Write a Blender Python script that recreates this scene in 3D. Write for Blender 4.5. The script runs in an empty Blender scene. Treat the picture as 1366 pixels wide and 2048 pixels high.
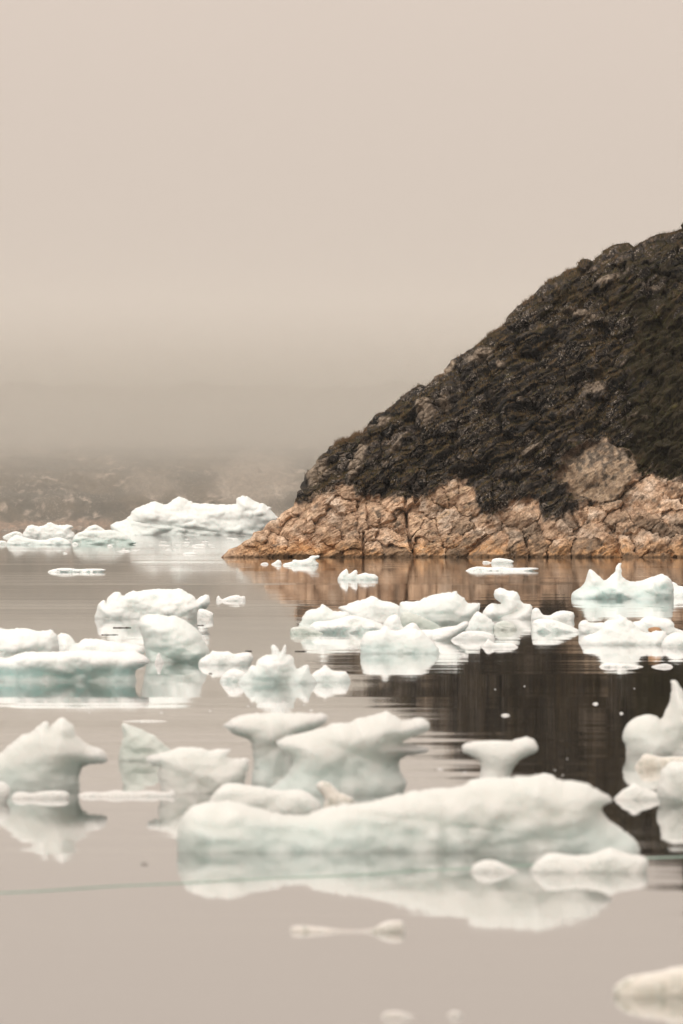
import bpy, math, random
import numpy as np
from mathutils import Vector, geometry

# ------------------------------------------------------------------ camera, world, light
FPX, CAMH, HOR = 22766.7, 4.0, 1050.0          # 400 mm lens on a 24 mm wide frame, eye 4 m over the water
scene = bpy.context.scene
cam = bpy.data.cameras.new('camera')
camo = bpy.data.objects.new('camera', cam)
scene.collection.objects.link(camo)
cam.sensor_fit = 'HORIZONTAL'; cam.sensor_width = 24.0; cam.lens = 400.0
cam.clip_start = 1.0; cam.clip_end = 40000.0
camo.location = (0, 0, CAMH)
camo.rotation_euler = (math.radians(90) + (HOR - 1024) / FPX, 0, 0)
cam.dof.use_dof = True; cam.dof.focus_distance = 1030.0; cam.dof.aperture_fstop = 5.8
scene.camera = camo

SUN_EL, SUN_AZ = 26.0, 212.0                    # behind the camera, a little to the left
world = bpy.data.worlds.new('World'); scene.world = world
world.use_nodes = True
nt = world.node_tree; nt.nodes.clear()
out = nt.nodes.new('ShaderNodeOutputWorld'); bg = nt.nodes.new('ShaderNodeBackground')
sky = nt.nodes.new('ShaderNodeTexSky'); sky.sky_type = 'NISHITA'; sky.sun_disc = False
sky.sun_elevation = math.radians(SUN_EL); sky.sun_rotation = math.radians(SUN_AZ)
sky.air_density = 1.0; sky.dust_density = 6.0; sky.ozone_density = 1.0
hs = nt.nodes.new('ShaderNodeHueSaturation'); hs.inputs['Saturation'].default_value = 0.15
tc = nt.nodes.new('ShaderNodeTexCoord'); sx = nt.nodes.new('ShaderNodeSeparateXYZ')
rm = nt.nodes.new('ShaderNodeValToRGB')
rm.color_ramp.elements[0].position = 0.0; rm.color_ramp.elements[0].color = (0.650, 0.555, 0.475, 1)
rm.color_ramp.elements[1].position = 1.0; rm.color_ramp.elements[1].color = (1.0, 0.925, 0.845, 1)
e = rm.color_ramp.elements.new(0.05); e.color = (0.745, 0.632, 0.548, 1)
e = rm.color_ramp.elements.new(0.45); e.color = (0.86, 0.785, 0.71, 1)
gain = nt.nodes.new('ShaderNodeMix'); gain.data_type = 'RGBA'; gain.blend_type = 'MULTIPLY'
gain.inputs['Factor'].default_value = 1.0
mp = nt.nodes.new('ShaderNodeMapRange'); mp.inputs['To Min'].default_value = 10.0; mp.inputs['To Max'].default_value = 17.3
mix = nt.nodes.new('ShaderNodeMix'); mix.data_type = 'RGBA'; mix.inputs['Factor'].default_value = 0.93
nt.links.new(tc.outputs['Generated'], sx.inputs[0])
nt.links.new(sx.outputs['Z'], rm.inputs['Fac']); nt.links.new(sx.outputs['Z'], mp.inputs['Value'])
nt.links.new(rm.outputs['Color'], gain.inputs['A']); nt.links.new(mp.outputs[0], gain.inputs['B'])
nt.links.new(sky.outputs[0], hs.inputs['Color'])
nt.links.new(hs.outputs[0], mix.inputs['A']); nt.links.new(gain.outputs['Result'], mix.inputs['B'])
nt.links.new(mix.outputs['Result'], bg.inputs['Color']); bg.inputs['Strength'].default_value = 0.1
nt.links.new(bg.outputs[0], out.inputs['Surface'])

sl = bpy.data.lights.new('sun', 'SUN'); sl.energy = 1.5; sl.angle = math.radians(45); sl.color = (1.0, 0.95, 0.87)
so = bpy.data.objects.new('sun', sl); scene.collection.objects.link(so)
sd = Vector((math.sin(math.radians(SUN_AZ)) * math.cos(math.radians(SUN_EL)), math.cos(math.radians(SUN_AZ)) * math.cos(math.radians(SUN_EL)), math.sin(math.radians(SUN_EL))))
so.rotation_euler = (-sd).to_track_quat('-Z', 'Y').to_euler(); so.location = (0, -20, 60)

vs = scene.view_settings
vs.view_transform = 'Standard'; vs.look = 'None'; vs.exposure = 0.0; vs.gamma = 1.0; vs.use_curve_mapping = False
cy = scene.cycles
cy.max_bounces = 8; cy.diffuse_bounces = 3; cy.glossy_bounces = 4; cy.volume_bounces = 4; cy.transmission_bounces = 2
cy.use_denoising = True; cy.sample_clamp_indirect = 6.0
try: cy.denoiser = 'OPENIMAGEDENOISE'
except Exception: pass
cy.caustics_reflective = False; cy.caustics_refractive = False

random.seed(7); rng = np.random.default_rng(7)

# ------------------------------------------------------------------ helpers
PERM = np.concatenate([np.random.default_rng(3).permutation(256)] * 3)
G3 = np.random.default_rng(4).normal(size=(256, 3)); G3 /= np.linalg.norm(G3, axis=1)[:, None]
def perlin(x, y, z=0.0):
    x, y, z = np.broadcast_arrays(np.asarray(x, float), y, z)
    xi, yi, zi = np.floor(x).astype(int), np.floor(y).astype(int), np.floor(z).astype(int)
    xf, yf, zf = x - xi, y - yi, z - zi
    xi &= 255; yi &= 255; zi &= 255
    f = lambda t: t * t * t * (t * (t * 6 - 15) + 10)
    u, v, w = f(xf), f(yf), f(zf)
    def g(i, j, k):
        h = PERM[PERM[PERM[xi + i] + yi + j] + zi + k]
        g_ = G3[h]
        return g_[..., 0] * (xf - i) + g_[..., 1] * (yf - j) + g_[..., 2] * (zf - k)
    L = lambda a, b, t: a + (b - a) * t
    return 1.6 * L(L(L(g(0,0,0), g(1,0,0), u), L(g(0,1,0), g(1,1,0), u), v),
                   L(L(g(0,0,1), g(1,0,1), u), L(g(0,1,1), g(1,1,1), u), v), w)
def fbm(x, y, z=0.0, o=4, rough=0.5):
    r = 0; a = 1; s = 0
    for i in range(o):
        r = r + a * perlin(x * 2**i + 17.3 * i, y * 2**i - 9.1 * i, z * 2**i + 3.7 * i); s += a; a *= rough
    return r / s
def ridged(x, y, z=0.0, o=4, rough=0.5):
    r = 0; a = 1; s = 0
    for i in range(o):
        r = r + a * (1 - 2 * np.abs(perlin(x * 2**i + 5.3 * i, y * 2**i + 9.1 * i, z * 2**i))); s += a; a *= rough
    return r / s
def sstep(a, b, x):
    t = np.clip((x - a) / (b - a), 0, 1); return t * t * (3 - 2 * t)
def PX(px, py, d):
    return (px - 683) / FPX * d, d, CAMH - (py - HOR) / FPX * d
def wl(yw): return CAMH * FPX / (yw - HOR)

def tag(o, label=None, cat=None, group=None, kind=None):
    if label: o['label'] = label
    if cat: o['category'] = cat
    if group: o['group'] = group
    if kind: o['kind'] = kind
    return o
def mesh_obj(name, V, F, mat, parent=None, smooth=True, attrs=None):
    me = bpy.data.meshes.new(name)
    V = np.asarray(V, np.float32)
    if isinstance(F, np.ndarray):
        n, k = F.shape
        me.vertices.add(len(V)); me.vertices.foreach_set('co', V.ravel())
        me.loops.add(n * k); me.loops.foreach_set('vertex_index', F.astype(np.int32).ravel())
        me.polygons.add(n); me.polygons.foreach_set('loop_start', (np.arange(n) * k).astype(np.int32))
        me.update(calc_edges=True)
    else:
        me.from_pydata(V.tolist(), [], F); me.update()
    me.polygons.foreach_set('use_smooth', [smooth] * len(me.polygons))
    for k_, a in (attrs or {}).items():
        a = np.asarray(a, np.float32)
        if a.ndim == 2:
            t = me.attributes.new(k_, 'FLOAT_COLOR', 'POINT')
            t.data.foreach_set('color', np.hstack([a, np.ones((len(a), 1), np.float32)]).ravel())
        else:
            t = me.attributes.new(k_, 'FLOAT', 'POINT'); t.data.foreach_set('value', a)
    me.materials.append(mat); me.update()
    o = bpy.data.objects.new(name, me); scene.collection.objects.link(o)
    if parent: o.parent = parent
    return o

class N:                                        # small node builder
    def __init__(s, name):
        s.m = bpy.data.materials.new(name); s.m.use_nodes = True; s.t = s.m.node_tree
        s.t.nodes.clear(); s.out = s.t.nodes.new('ShaderNodeOutputMaterial')
    def n(s, typ, **k):
        x = s.t.nodes.new(typ)
        for a, v in k.items():
            if hasattr(x, a): setattr(x, a, v)
        return x
    def l(s, a, b): s.t.links.new(a, b)
    def noise(s, scale, detail=4, rough=0.55, vec=None, dist=0.0):
        x = s.n('ShaderNodeTexNoise'); x.inputs['Scale'].default_value = scale
        x.inputs['Detail'].default_value = detail; x.inputs['Roughness'].default_value = rough
        x.inputs['Distortion'].default_value = dist
        if vec is not None: s.l(vec, x.inputs['Vector'])
        return x
    def rng(s, v, a, b, c=0.0, d=1.0):
        x = s.n('ShaderNodeMapRange'); x.interpolation_type = 'SMOOTHSTEP'
        s.l(v, x.inputs['Value']); x.inputs['From Min'].default_value = a; x.inputs['From Max'].default_value = b
        x.inputs['To Min'].default_value = c; x.inputs['To Max'].default_value = d
        return x.outputs[0]
    def mix(s, f, a, b, bt='MIX'):
        x = s.n('ShaderNodeMix'); x.data_type = 'RGBA'; x.blend_type = bt
        for k, v in (('Factor', f), ('A', a), ('B', b)):
            if isinstance(v, (int, float)): x.inputs[k].default_value = v
            elif isinstance(v, tuple): x.inputs[k].default_value = (*v, 1)
            else: s.l(v, x.inputs[k])
        return x.outputs['Result']
    def math(s, op, a, b):
        x = s.n('ShaderNodeMath'); x.operation = op
        for i, v in enumerate((a, b)):
            if isinstance(v, (int, float)): x.inputs[i].default_value = v
            else: s.l(v, x.inputs[i])
        return x.outputs[0]

# ------------------------------------------------------------------ materials
def mat_water():
    b = N('fjord_water'); p = b.n('ShaderNodeBsdfPrincipled'); geo = b.n('ShaderNodeNewGeometry')
    p.inputs['Base Color'].default_value = (0.030, 0.026, 0.019, 1)
    p.inputs['Roughness'].default_value = 0.018; p.inputs['IOR'].default_value = 1.333
    def layer(sx_, sy_, det, dist=0.3):
        m = b.n('ShaderNodeMapping'); m.inputs['Scale'].default_value = (sx_, sy_, 1)
        b.l(geo.outputs['Position'], m.inputs['Vector'])
        return b.noise(1.0, det, 0.5, m.outputs[0], dist).outputs['Fac']
    patch = b.rng(layer(0.010, 0.008, 3), 0.40, 0.60, 0.12, 1.0)       # calmer slicks and rippled lanes
    # ripples grow with distance from the sheltered near shore
    s = b.n('ShaderNodeSeparateXYZ'); b.l(geo.outputs['Position'], s.inputs[0])
    far = b.rng(s.outputs['Y'], 200, 700, 0.42, 1.0)
    h = b.math('ADD', b.math('MULTIPLY', layer(0.5, 0.9, 3), 0.0011), b.math('MULTIPLY', layer(2.2, 3.4, 2), 0.0005))
    h = b.math('ADD', h, b.math('MULTIPLY', layer(0.04, 0.24, 2), 0.014))
    h = b.math('ADD', h, b.math('MULTIPLY', layer(0.010, 0.07, 2), 0.055))
    h = b.math('MULTIPLY', h, b.math('MULTIPLY', patch, far))
    bp = b.n('ShaderNodeBump'); bp.inputs['Strength'].default_value = 1.0; bp.inputs['Distance'].default_value = WATER_BUMP
    b.l(h, bp.inputs['Height']); b.l(bp.outputs[0], p.inputs['Normal'])
    b.l(p.outputs[0], b.out.inputs['Surface']); return b.m
WATER_BUMP = 1.0

def mat_ice(name, white, blue, dirty=0.0, sss=0.85):
    b = N(name); p = b.n('ShaderNodeBsdfPrincipled'); tc_ = b.n('ShaderNodeTexCoord')
    at = b.n('ShaderNodeAttribute'); at.attribute_name = 'wet'
    v = tc_.outputs['Object']
    n1 = b.noise(2.3, 5, 0.6, v, 0.6); n2 = b.noise(9.0, 4, 0.6, v)
    f = b.math('ADD', at.outputs['Fac'], b.math('MULTIPLY', b.math('SUBTRACT', n1.outputs['Fac'], 0.5), 0.55))
    f = b.rng(f, 0.12, 0.95)
    col = b.mix(f, white, blue)
    col = b.mix(b.rng(n2.outputs['Fac'], 0.55, 0.8, 0.0, 0.18), col, (0.66, 0.72, 0.70))
    vn_ = b.noise(3.0, 3, 0.6, v, 1.5)
    vein = b.rng(b.math('ABSOLUTE', b.math('SUBTRACT', vn_.outputs['Fac'], 0.5), 0.0), 0.0, 0.022, 0.28, 0.0)
    col = b.mix(vein, col, (0.50, 0.58, 0.57))
    n5 = b.noise(0.9, 3, 0.6, v)
    col = b.mix(b.rng(n5.outputs['Fac'], 0.50, 0.68, 0.0, 0.35), col, (0.66, 0.645, 0.61))
    if dirty:
        n3 = b.noise(6.0, 5, 0.7, v, 1.0)
        col = b.mix(b.rng(n3.outputs['Fac'], 0.5, 0.66, 0.0, dirty), col, (0.26, 0.25, 0.20))
    b.l(col, p.inputs['Base Color'])
    b.l(b.rng(f, 0, 1, 0.62, 0.32), p.inputs['Roughness'])
    p.inputs['IOR'].default_value = 1.31
    p.inputs['Subsurface Weight'].default_value = sss
    p.inputs['Subsurface Radius'].default_value = (0.85, 1.0, 1.0)
    p.inputs['Subsurface Scale'].default_value = 0.9
    bp = b.n('ShaderNodeBump'); bp.inputs['Strength'].default_value = 0.5; bp.inputs['Distance'].default_value = 0.04
    vo = b.n('ShaderNodeTexVoronoi'); vo.feature = 'SMOOTH_F1'; vo.inputs['Scale'].default_value = 4.5; b.l(v, vo.inputs['Vector'])
    hgt = b.math('ADD', b.math('MULTIPLY', vo.outputs['Distance'], 1.6), b.noise(16, 5, 0.65, v).outputs['Fac'])
    b.l(hgt, bp.inputs['Height']); b.l(bp.outputs[0], p.inputs['Normal'])
    b.l(p.outputs[0], b.out.inputs['Surface']); return b.m

def mat_rock(name, bump=0.06, k=1.0):
    """headland rock: the tint of each spot of rock, moss or stain sits in attributes; grain and lichen specks are nodes"""
    b = N(name); p = b.n('ShaderNodeBsdfPrincipled'); tc_ = b.n('ShaderNodeTexCoord'); v = tc_.outputs['Object']
    at = b.n('ShaderNodeAttribute'); at.attribute_name = 'tint'
    li = b.n('ShaderNodeAttribute'); li.attribute_name = 'lichen'
    n1 = b.noise(1.1 * k, 6, 0.68, v, 0.4); n2 = b.noise(4.5 * k, 5, 0.7, v); n3 = b.noise(3.2 * k, 6, 0.8, v, 0.5); n4 = b.noise(0.28 * k, 4, 0.65, v)
    col = b.mix(1.0, at.outputs['Color'], b.mix(b.rng(n1.outputs['Fac'], 0.3, 0.7), (0.70, 0.68, 0.67), (1.30, 1.29, 1.27)), 'MULTIPLY')
    col = b.mix(1.0, col, b.mix(b.rng(n2.outputs['Fac'], 0.35, 0.65), (0.72, 0.70, 0.68), (1.25, 1.25, 1.25)), 'MULTIPLY')
    sp = b.rng(n3.outputs['Fac'], 0.535, 0.59)
    sp = b.math('MULTIPLY', sp, li.outputs['Fac'])
    sp = b.math('MULTIPLY', sp, b.rng(n4.outputs['Fac'], 0.42, 0.60, 0.05, 1.0))
    col = b.mix(sp, col, (0.44, 0.37, 0.31))
    b.l(col, p.inputs['Base Color']); p.inputs['Roughness'].default_value = 0.85
    p.inputs['Specular IOR Level'].default_value = 0.25
    bp = b.n('ShaderNodeBump'); bp.inputs['Strength'].default_value = 0.5; bp.inputs['Distance'].default_value = bump * 2
    b.l(b.math('ADD', n1.outputs['Fac'], b.math('MULTIPLY', n2.outputs['Fac'], 0.5)), bp.inputs['Height'])
    b.l(bp.outputs[0], p.inputs['Normal'])
    b.l(p.outputs[0], b.out.inputs['Surface']); return b.m

def mat_plain(name, col, rough=0.8, var=0.35, scale=4.0):
    b = N(name); p = b.n('ShaderNodeBsdfPrincipled'); tc_ = b.n('ShaderNodeTexCoord')
    n1 = b.noise(scale, 5, 0.65, tc_.outputs['Object'])
    c = b.mix(n1.outputs['Fac'], tuple(x * (1 - var) for x in col), tuple(min(1, x * (1 + var)) for x in col))
    b.l(c, p.inputs['Base Color']); p.inputs['Roughness'].default_value = rough
    b.l(p.outputs[0], b.out.inputs['Surface']); return b.m
def mat_vol(name, dens, col=(0.98, 0.97, 0.95)):
    b = N(name); v = b.n('ShaderNodeVolumePrincipled')
    v.inputs['Color'].default_value = (*col, 1); v.inputs['Density'].default_value = dens; v.inputs['Anisotropy'].default_value = 0.08
    b.l(v.outputs[0], b.out.inputs['Volume']); return b.m

M_WATER = mat_water()
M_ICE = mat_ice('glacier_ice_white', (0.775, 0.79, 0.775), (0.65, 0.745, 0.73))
M_BLUE = mat_ice('glacier_ice_blue', (0.73, 0.755, 0.735), (0.57, 0.675, 0.645), sss=0.85)
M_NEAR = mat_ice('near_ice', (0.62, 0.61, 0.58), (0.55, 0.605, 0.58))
M_GREY = mat_ice('glacier_ice_clear', (0.55, 0.57, 0.53), (0.42, 0.47, 0.43), sss=0.6)
M_DIRTY = mat_ice('glacier_ice_dirty', (0.62, 0.56, 0.49), (0.50, 0.52, 0.46), dirty=0.7)
M_ROCK = mat_rock('headland_rock')
M_FAR = mat_rock('far_slope_rock', 0.5, 0.22)

# ------------------------------------------------------------------ water
W = [(-6000, -60, 0), (6000, -60, 0), (6000, 14000, 0), (-6000, 14000, 0)]
tag(mesh_obj('water', W, [(0, 1, 2, 3)], M_WATER, smooth=False), kind='structure')

# ------------------------------------------------------------------ headland
CREST = [(300,1150),(438,1116),(460,1099),(478,1093),(500,1082),(512,1073),(516,1066),(528,1063),(534,1050),(546,1042),(560,1037),(572,1025),
 (590,1010),(603,994),(612,970),(616,955),(628,935),(640,920),(655,911),(675,892),(700,880),(730,870),(745,845),(760,833),(782,823),(800,810),
 (812,800),(835,785),(860,770),(890,748),(915,722),(930,712),(965,690),(1000,660),(1020,635),(1035,620),(1060,600),(1090,575),(1126,556),(1133,544),
 (1150,538),(1180,524),(1215,505),(1240,497),(1300,480),(1338,465),(1366,449),(1450,415),(1600,380),(1900,350),(2300,420),(2600,700),(2750,1110),(2800,1150)]
CX = np.array([c[0] for c in CREST], float); CY = np.array([c[1] for c in CREST], float)
WLY = 1115.0; D0 = wl(WLY)
PPM = FPX / (D0 + 12)                            # picture pixels per metre on the headland
def base_dist(px, py):
    cyv = np.interp(px, CX, CY); Zc = np.maximum((WLY - cyv) / PPM, 0.2)
    v = (WLY - py) / np.maximum(WLY - cyv, 0.5)
    depth = Zc * 0.85 + 1.0
    vv = np.clip(v, -1, 1)
    return D0 + depth * (0.75 * vv + 0.25 * vv * np.abs(vv))
colx = np.concatenate([np.arange(426, 1480, 1.6), np.arange(1480, 1640, 6.0), np.arange(1640, 2760, 20.0)])
NV, NB, NF = 410, 30, 5
vf = np.concatenate([-np.linspace(2.2, 0.25, NF), np.linspace(0, 1, NV)])
PXG, VG = np.meshgrid(colx, vf)
CG = np.interp(PXG, CX, CY)
PYG = np.where(VG >= 0, WLY - VG * np.maximum(WLY - CG, 0.5), WLY - VG * 16)
DG = base_dist(PXG, PYG)
X, Y, Z = PX(PXG, PYG, DG)
# back of the ridge
tb = np.linspace(0, 1, NB + 1)[1:]
Zc = Z[-1]; Yc = Y[-1]
Yb = Yc[None] + (np.maximum(Zc, 0.5) * 1.4 + 2)[None] * tb[:, None]
Zb = Zc[None] - (Zc[None] + 1.5) * (tb[:, None] ** 1.6)
Xb = np.repeat(X[-1][None], NB, 0)
X = np.vstack([X, Xb]); Y = np.vstack([Y, Yb]); Z = np.vstack([Z, Zb])
PXA = np.vstack([PXG, np.repeat(PXG[-1][None], NB, 0)]); PYA = np.vstack([PYG, np.repeat(PYG[-1][None], NB, 0) - 400 * tb[:, None]])
VA = np.vstack([VG, 1 + np.repeat(tb[:, None], len(colx), 1)])
def grid_normals(X, Y, Z):
    du = np.stack([np.gradient(A, axis=1) for A in (X, Y, Z)], -1); dv = np.stack([np.gradient(A, axis=0) for A in (X, Y, Z)], -1)
    n = np.cross(du, dv); return n / np.maximum(np.linalg.norm(n, axis=-1, keepdims=True), 1e-9)
Nn = grid_normals(X, Y, Z)
k = np.ones(25) / 25                             # smooth the displacement direction
for ax in (0, 1):
    Nn = np.apply_along_axis(lambda a: np.convolve(np.pad(a, 12, 'edge'), k, 'valid'), ax, Nn)
Nn[..., 2] *= 0.22                               # rock stands out towards the water rather than upward
Nn /= np.maximum(np.linalg.norm(Nn, axis=-1, keepdims=True), 1e-9)

U = PXA / PPM; Vv = (WLY - PYA) / PPM            # metres along and up the face
# rock strike runs up to the right
th = math.radians(33)
A_ = U * math.cos(th) + Vv * math.sin(th); B_ = -U * math.sin(th) + Vv * math.cos(th)
wx = fbm(U * 0.5, Vv * 0.5, 3.1, 3) ; wy = fbm(U * 0.5, Vv * 0.5, 8.7, 3)

# where the pale wave-washed rock ends and the dark weathered rock begins
BND = [(420,900),(590,990),(606,1016),(645,990),(666,988),(690,970),(705,972),(715,995),(754,993),(806,997),(834,998),(870,985),(900,966),(930,960),
 (945,975),(955,1010),(965,1038),(980,1036),(1010,1016),(1025,1003),(1075,1000),(1084,1040),(1110,1043),(1147,1023),(1160,1010),(1230,1000),(1240,962),(1290,952),(1366,963),(1500,975),(1800,960),(2800,980)]
yb = np.interp(PXA, [b[0] for b in BND], [b[1] for b in BND])
streak = fbm(A_ * 0.5, B_ * 2.2, 1.0, 4)
tan = sstep(-7, 7, PYA - yb + 16 * fbm(U * 1.2, Vv * 1.2, 5.5, 4) + 12 * streak)
def blob(cx, cy, rx, ry, ang=0, soft=0.25, warp=0.18):
    a = math.radians(ang); dx = (PXA - cx); dy = -(PYA - cy)
    u = (dx * math.cos(a) + dy * math.sin(a)) / rx; v = (-dx * math.sin(a) + dy * math.cos(a)) / ry
    return 1 - sstep(1 - soft, 1 + soft, np.sqrt(u * u + v * v) + warp * 2 * wx)
big = blob(1195, 950, 76, 60, -10, 0.12)
tan = np.maximum(tan, big * 0.92)
pale = np.zeros_like(tan)
for a in [(853,826,17,24,8,.12,.05),(1283,850,34,20,-15,.3,.3),(1186,778,26,13,5,.35,.3),(900,735,20,9,45,.2,.2),(718,925,12,45,-25,.2,.2),(880,745,26,8,40,.3,.3),
          (770,845,16,10,40,.3,.3),(1160,630,34,8,-15,.4,.5),(1300,577,18,4,-10,.3,.2),(892,808,10,14,0,.4,.4),(1005,732,9,7,0,.3,.2),(1330,905,18,9,-10,.5,.4),
          (640,945,16,30,-25,.5,.5),(960,712,28,10,20,.5,.5),(1225,560,34,7,25,.5,.5),(690,1000,30,18,0,.4,.4),(1060,905,18,8,30,.5,.5),(790,900,20,8,40,.5,.6)]:
    pale = np.maximum(pale, blob(*a))

ROCKS = [(462,1104,24,12,15),(488,1101,18,12,20),(500,1089,22,10,20),(521,1077,16,12,0),(507,1108,20,8,10),(533,1103,14,12,0),(556,1086,24,22,-30),
 (545,1052,22,14,20),(575,1038,26,12,30),(592,1060,40,24,15),(563,1109,22,9,15),(585,1095,18,16,50),(612,1086,22,20,20),(607,1108,22,9,5),(640,1010,32,13,25),
 (628,1031,34,10,20),(600,1020,22,9,40),(662,1040,34,22,10),(682,1014,26,14,-10),(650,1070,36,18,10),(640,1095,24,10,15),(664,1108,26,8,0),(696,1058,16,28,-25),
 (705,1085,26,18,20),(705,1108,22,8,0),(697,988,14,22,-20),(724,1038,18,26,-20),(750,1028,32,20,25),(784,1012,30,14,15),(774,1044,30,12,10),(799,1048,14,28,0),
 (742,1068,22,13,30),(778,1074,44,17,-25),(748,1100,22,14,-10),(788,1102,28,12,-20),(834,1040,18,34,-10),(858,1016,30,18,25),(852,1062,28,22,40),(880,998,26,16,40),
 (905,985,22,24,50),(895,1040,32,20,35),(932,1000,20,38,10),(925,1048,30,20,20),(846,1092,16,22,-10),(873,1100,24,13,0),(905,1083,28,12,20),(912,1106,22,8,0),
 (940,1078,34,12,28),(965,1045,32,18,-8),(988,1093,54,24,32),(1032,1082,24,36,38),(1045,1026,36,28,5),(1062,1064,24,13,10),(1078,1088,26,28,10),(1108,1058,30,36,-40),
 (1132,1036,28,20,35),(1120,1097,34,18,10),(1170,1094,36,18,10),(1192,1060,36,14,15),(1158,1030,20,14,0),(1195,1030,24,16,0),(1232,1040,28,16,10),(1212,1078,26,12,-20),
 (1212,1104,30,12,10),(1256,1094,14,24,30),(1252,1056,26,11,-20),(1290,1042,34,12,-10),(1297,1086,42,21,-10),(1337,1062,34,12,-5),(1350,1038,24,18,30),(1356,1092,24,20,40),
 (1325,1111,30,8,0),(1288,994,56,30,8),(1346,1012,26,13,-10),(1352,978,26,16,20),(1195,950,76,60,-10),(1165,1008,18,16,0),(1225,1014,26,12,20),(1400,1000,30,30,0),(1400,1085,34,24,20),(1450,1050,40,30,-10)]
rk = np.random.default_rng(11)
for xx in np.arange(1500, 2700, 60): ROCKS.append((xx + rk.uniform(-15, 15), 1085 + rk.uniform(-10, 10), 40, 26, rk.uniform(-30, 30))); ROCKS.append((xx + 30 + rk.uniform(-15, 15), 1030 + rk.uniform(-10, 10), 40, 26, rk.uniform(-30, 30)))
wpx = PXA + 13 * fbm(U * 0.8, Vv * 0.8, 21, 3); wpy = PYA + 13 * fbm(U * 0.8, Vv * 0.8, 31, 3)
q1 = np.full(PXA.shape, 9.0); q2 = q1.copy(); rid = np.zeros(PXA.shape, int)
for i, (cx, cy_, rx, ry, ang) in enumerate(ROCKS):
    a = math.radians(ang); dx = wpx - cx; dy = -(wpy - cy_)
    q = np.sqrt(((dx * math.cos(a) + dy * math.sin(a)) / rx) ** 2 + ((-dx * math.sin(a) + dy * math.cos(a)) / ry) ** 2)
    m = q < q1
    q2 = np.where(m, q1, np.minimum(q2, q)); rid = np.where(m, i, rid); q1 = np.where(m, q, q1)
rmin = np.minimum(np.array([min(r[2], r[3]) for r in ROCKS])[rid] / PPM, 1.7)
roff = rk.uniform(-0.35, 0.5, len(ROCKS))[rid]; rtin = rk.uniform(-1, 1, (len(ROCKS), 3))[rid]
joint = (1 - sstep(0.0, 0.09, q2 - q1)) * sstep(-0.2, 0.25, fbm(U * 0.45, Vv * 0.35, 77, 3))
tang = rk.uniform(0, 6.28, len(ROCKS)); ccx = np.array([r[0] for r in ROCKS]); ccy = np.array([r[1] for r in ROCKS])
tilt = ((PXA - ccx[rid]) * np.cos(tang[rid]) - (PYA - ccy[rid]) * np.sin(tang[rid])) / PPM * 0.28
dome = np.clip(1.15 - np.minimum(q1, 1.3) ** 2 * 0.75, 0, 2) * rmin * 0.75
nr = len(ROCKS); facet = np.full(PXA.shape, 9.0)      # each block is cut by a few broad planes
for _ in range(4):
    ga = rk.uniform(0, 6.28, nr); gs = rk.uniform(0.25, 0.8, nr); g0 = rk.uniform(0.0, 0.5, nr)
    facet = np.minimum(facet, g0[rid] + ((PXA - ccx[rid]) * np.cos(ga[rid]) + (PYA - ccy[rid]) * np.sin(ga[rid])) / PPM * gs[rid])
facet = np.clip(facet, -1.6, 0.6)
rockz = 1.5 * fbm(U * 0.20, Vv * 0.28, 41, 3) + dome * 0.45 + facet * 1.15 + roff * 1.5 + tilt * 1.0 + 0.35 * ridged(A_ * 0.35, B_ * 0.9, 40, 3) + 0.30 * ridged(A_ * 0.5, B_ * 1.7, 50, 3) + 0.05 * ridged(U * 3.2, Vv * 3.2, 60, 3) - joint * (0.4 + 0.5 * rmin.clip(0, 1.2))
# fractures
crk = 1 - sstep(0.0, 0.05, np.abs(perlin(A_ * 0.55 + wx, B_ * 0.8 + wy, 70)))
crk = np.maximum(crk, 1 - sstep(0.0, 0.045, np.abs(perlin(A_ * 0.35 - wy, B_ * 1.1 + wx, 71))))
crk = np.maximum(crk, 1 - sstep(0.0, 0.05, np.abs(perlin(U * 0.9 + wy, Vv * 0.25 + wx, 72))))
rockz -= 0.26 * crk * sstep(-0.3, 0.2, fbm(U * 0.4, Vv * 0.4, 75, 2))
def crack(pts, wpx_, dep):
    global rockz
    dd = np.full(PXA.shape, 99.0)
    for (x0, y0), (x1, y1) in zip(pts[:-1], pts[1:]):
        L2 = (x1-x0)**2 + (y1-y0)**2; t = np.clip(((PXA-x0)*(x1-x0) + (PYA-y0)*(y1-y0)) / L2, 0, 1)
        dd = np.minimum(dd, np.hypot(PXA - x0 - t*(x1-x0) + 1.5*wx, PYA - y0 - t*(y1-y0)))
    rockz = rockz - dep * (1 - sstep(wpx_ * 0.4, wpx_, dd))
crack([(811,996),(812,1030),(816,1062),(822,1092),(832,1118)], 4.2, 1.8)
crack([(727,1066),(726,1090),(727,1118)], 3.4, 1.4)
crack([(803,1022),(790,1040),(768,1050),(735,1060)], 3.0, 0.8)
crack([(1050,1078),(1056,1095),(1062,1118)], 3.5, 1.2)
crack([(932,1112),(960,1085),(1015,1050)], 2.6, 0.6)
crack([(1180,1012),(1230,1004),(1262,975)], 3.0, 0.8)
# dark weathered slopes above, terraced along the strike
ter = (B_ * 0.33 + 0.9 * fbm(U * 0.09, Vv * 0.09, 80, 3) + 0.15 * wx); fr = ter - np.floor(ter)
ledge = np.where(fr < 0.72, fr / 0.72, (1 - fr) / 0.28)
ter2 = (B_ * 0.95 + 1.3 * fbm(U * 0.16, Vv * 0.16, 83, 3) + 0.3 * wy); fr2 = ter2 - np.floor(ter2)
ledge2 = np.where(fr2 < 0.7, fr2 / 0.7, (1 - fr2) / 0.3)
darkz = 2.3 * ledge * (0.6 + fbm(U * 0.12, Vv * 0.12, 81, 2)) + 0.9 * ledge2 + 1.6 * fbm(U * 0.10, Vv * 0.10, 90, 3) + 0.8 * ridged(A_ * 0.22, B_ * 0.45, 91, 4) \
      + 0.38 * ridged(A_ * 0.8, B_ * 1.3, 92, 3) + 0.09 * ridged(U * 3.0, Vv * 3.0, 93, 3)
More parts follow.
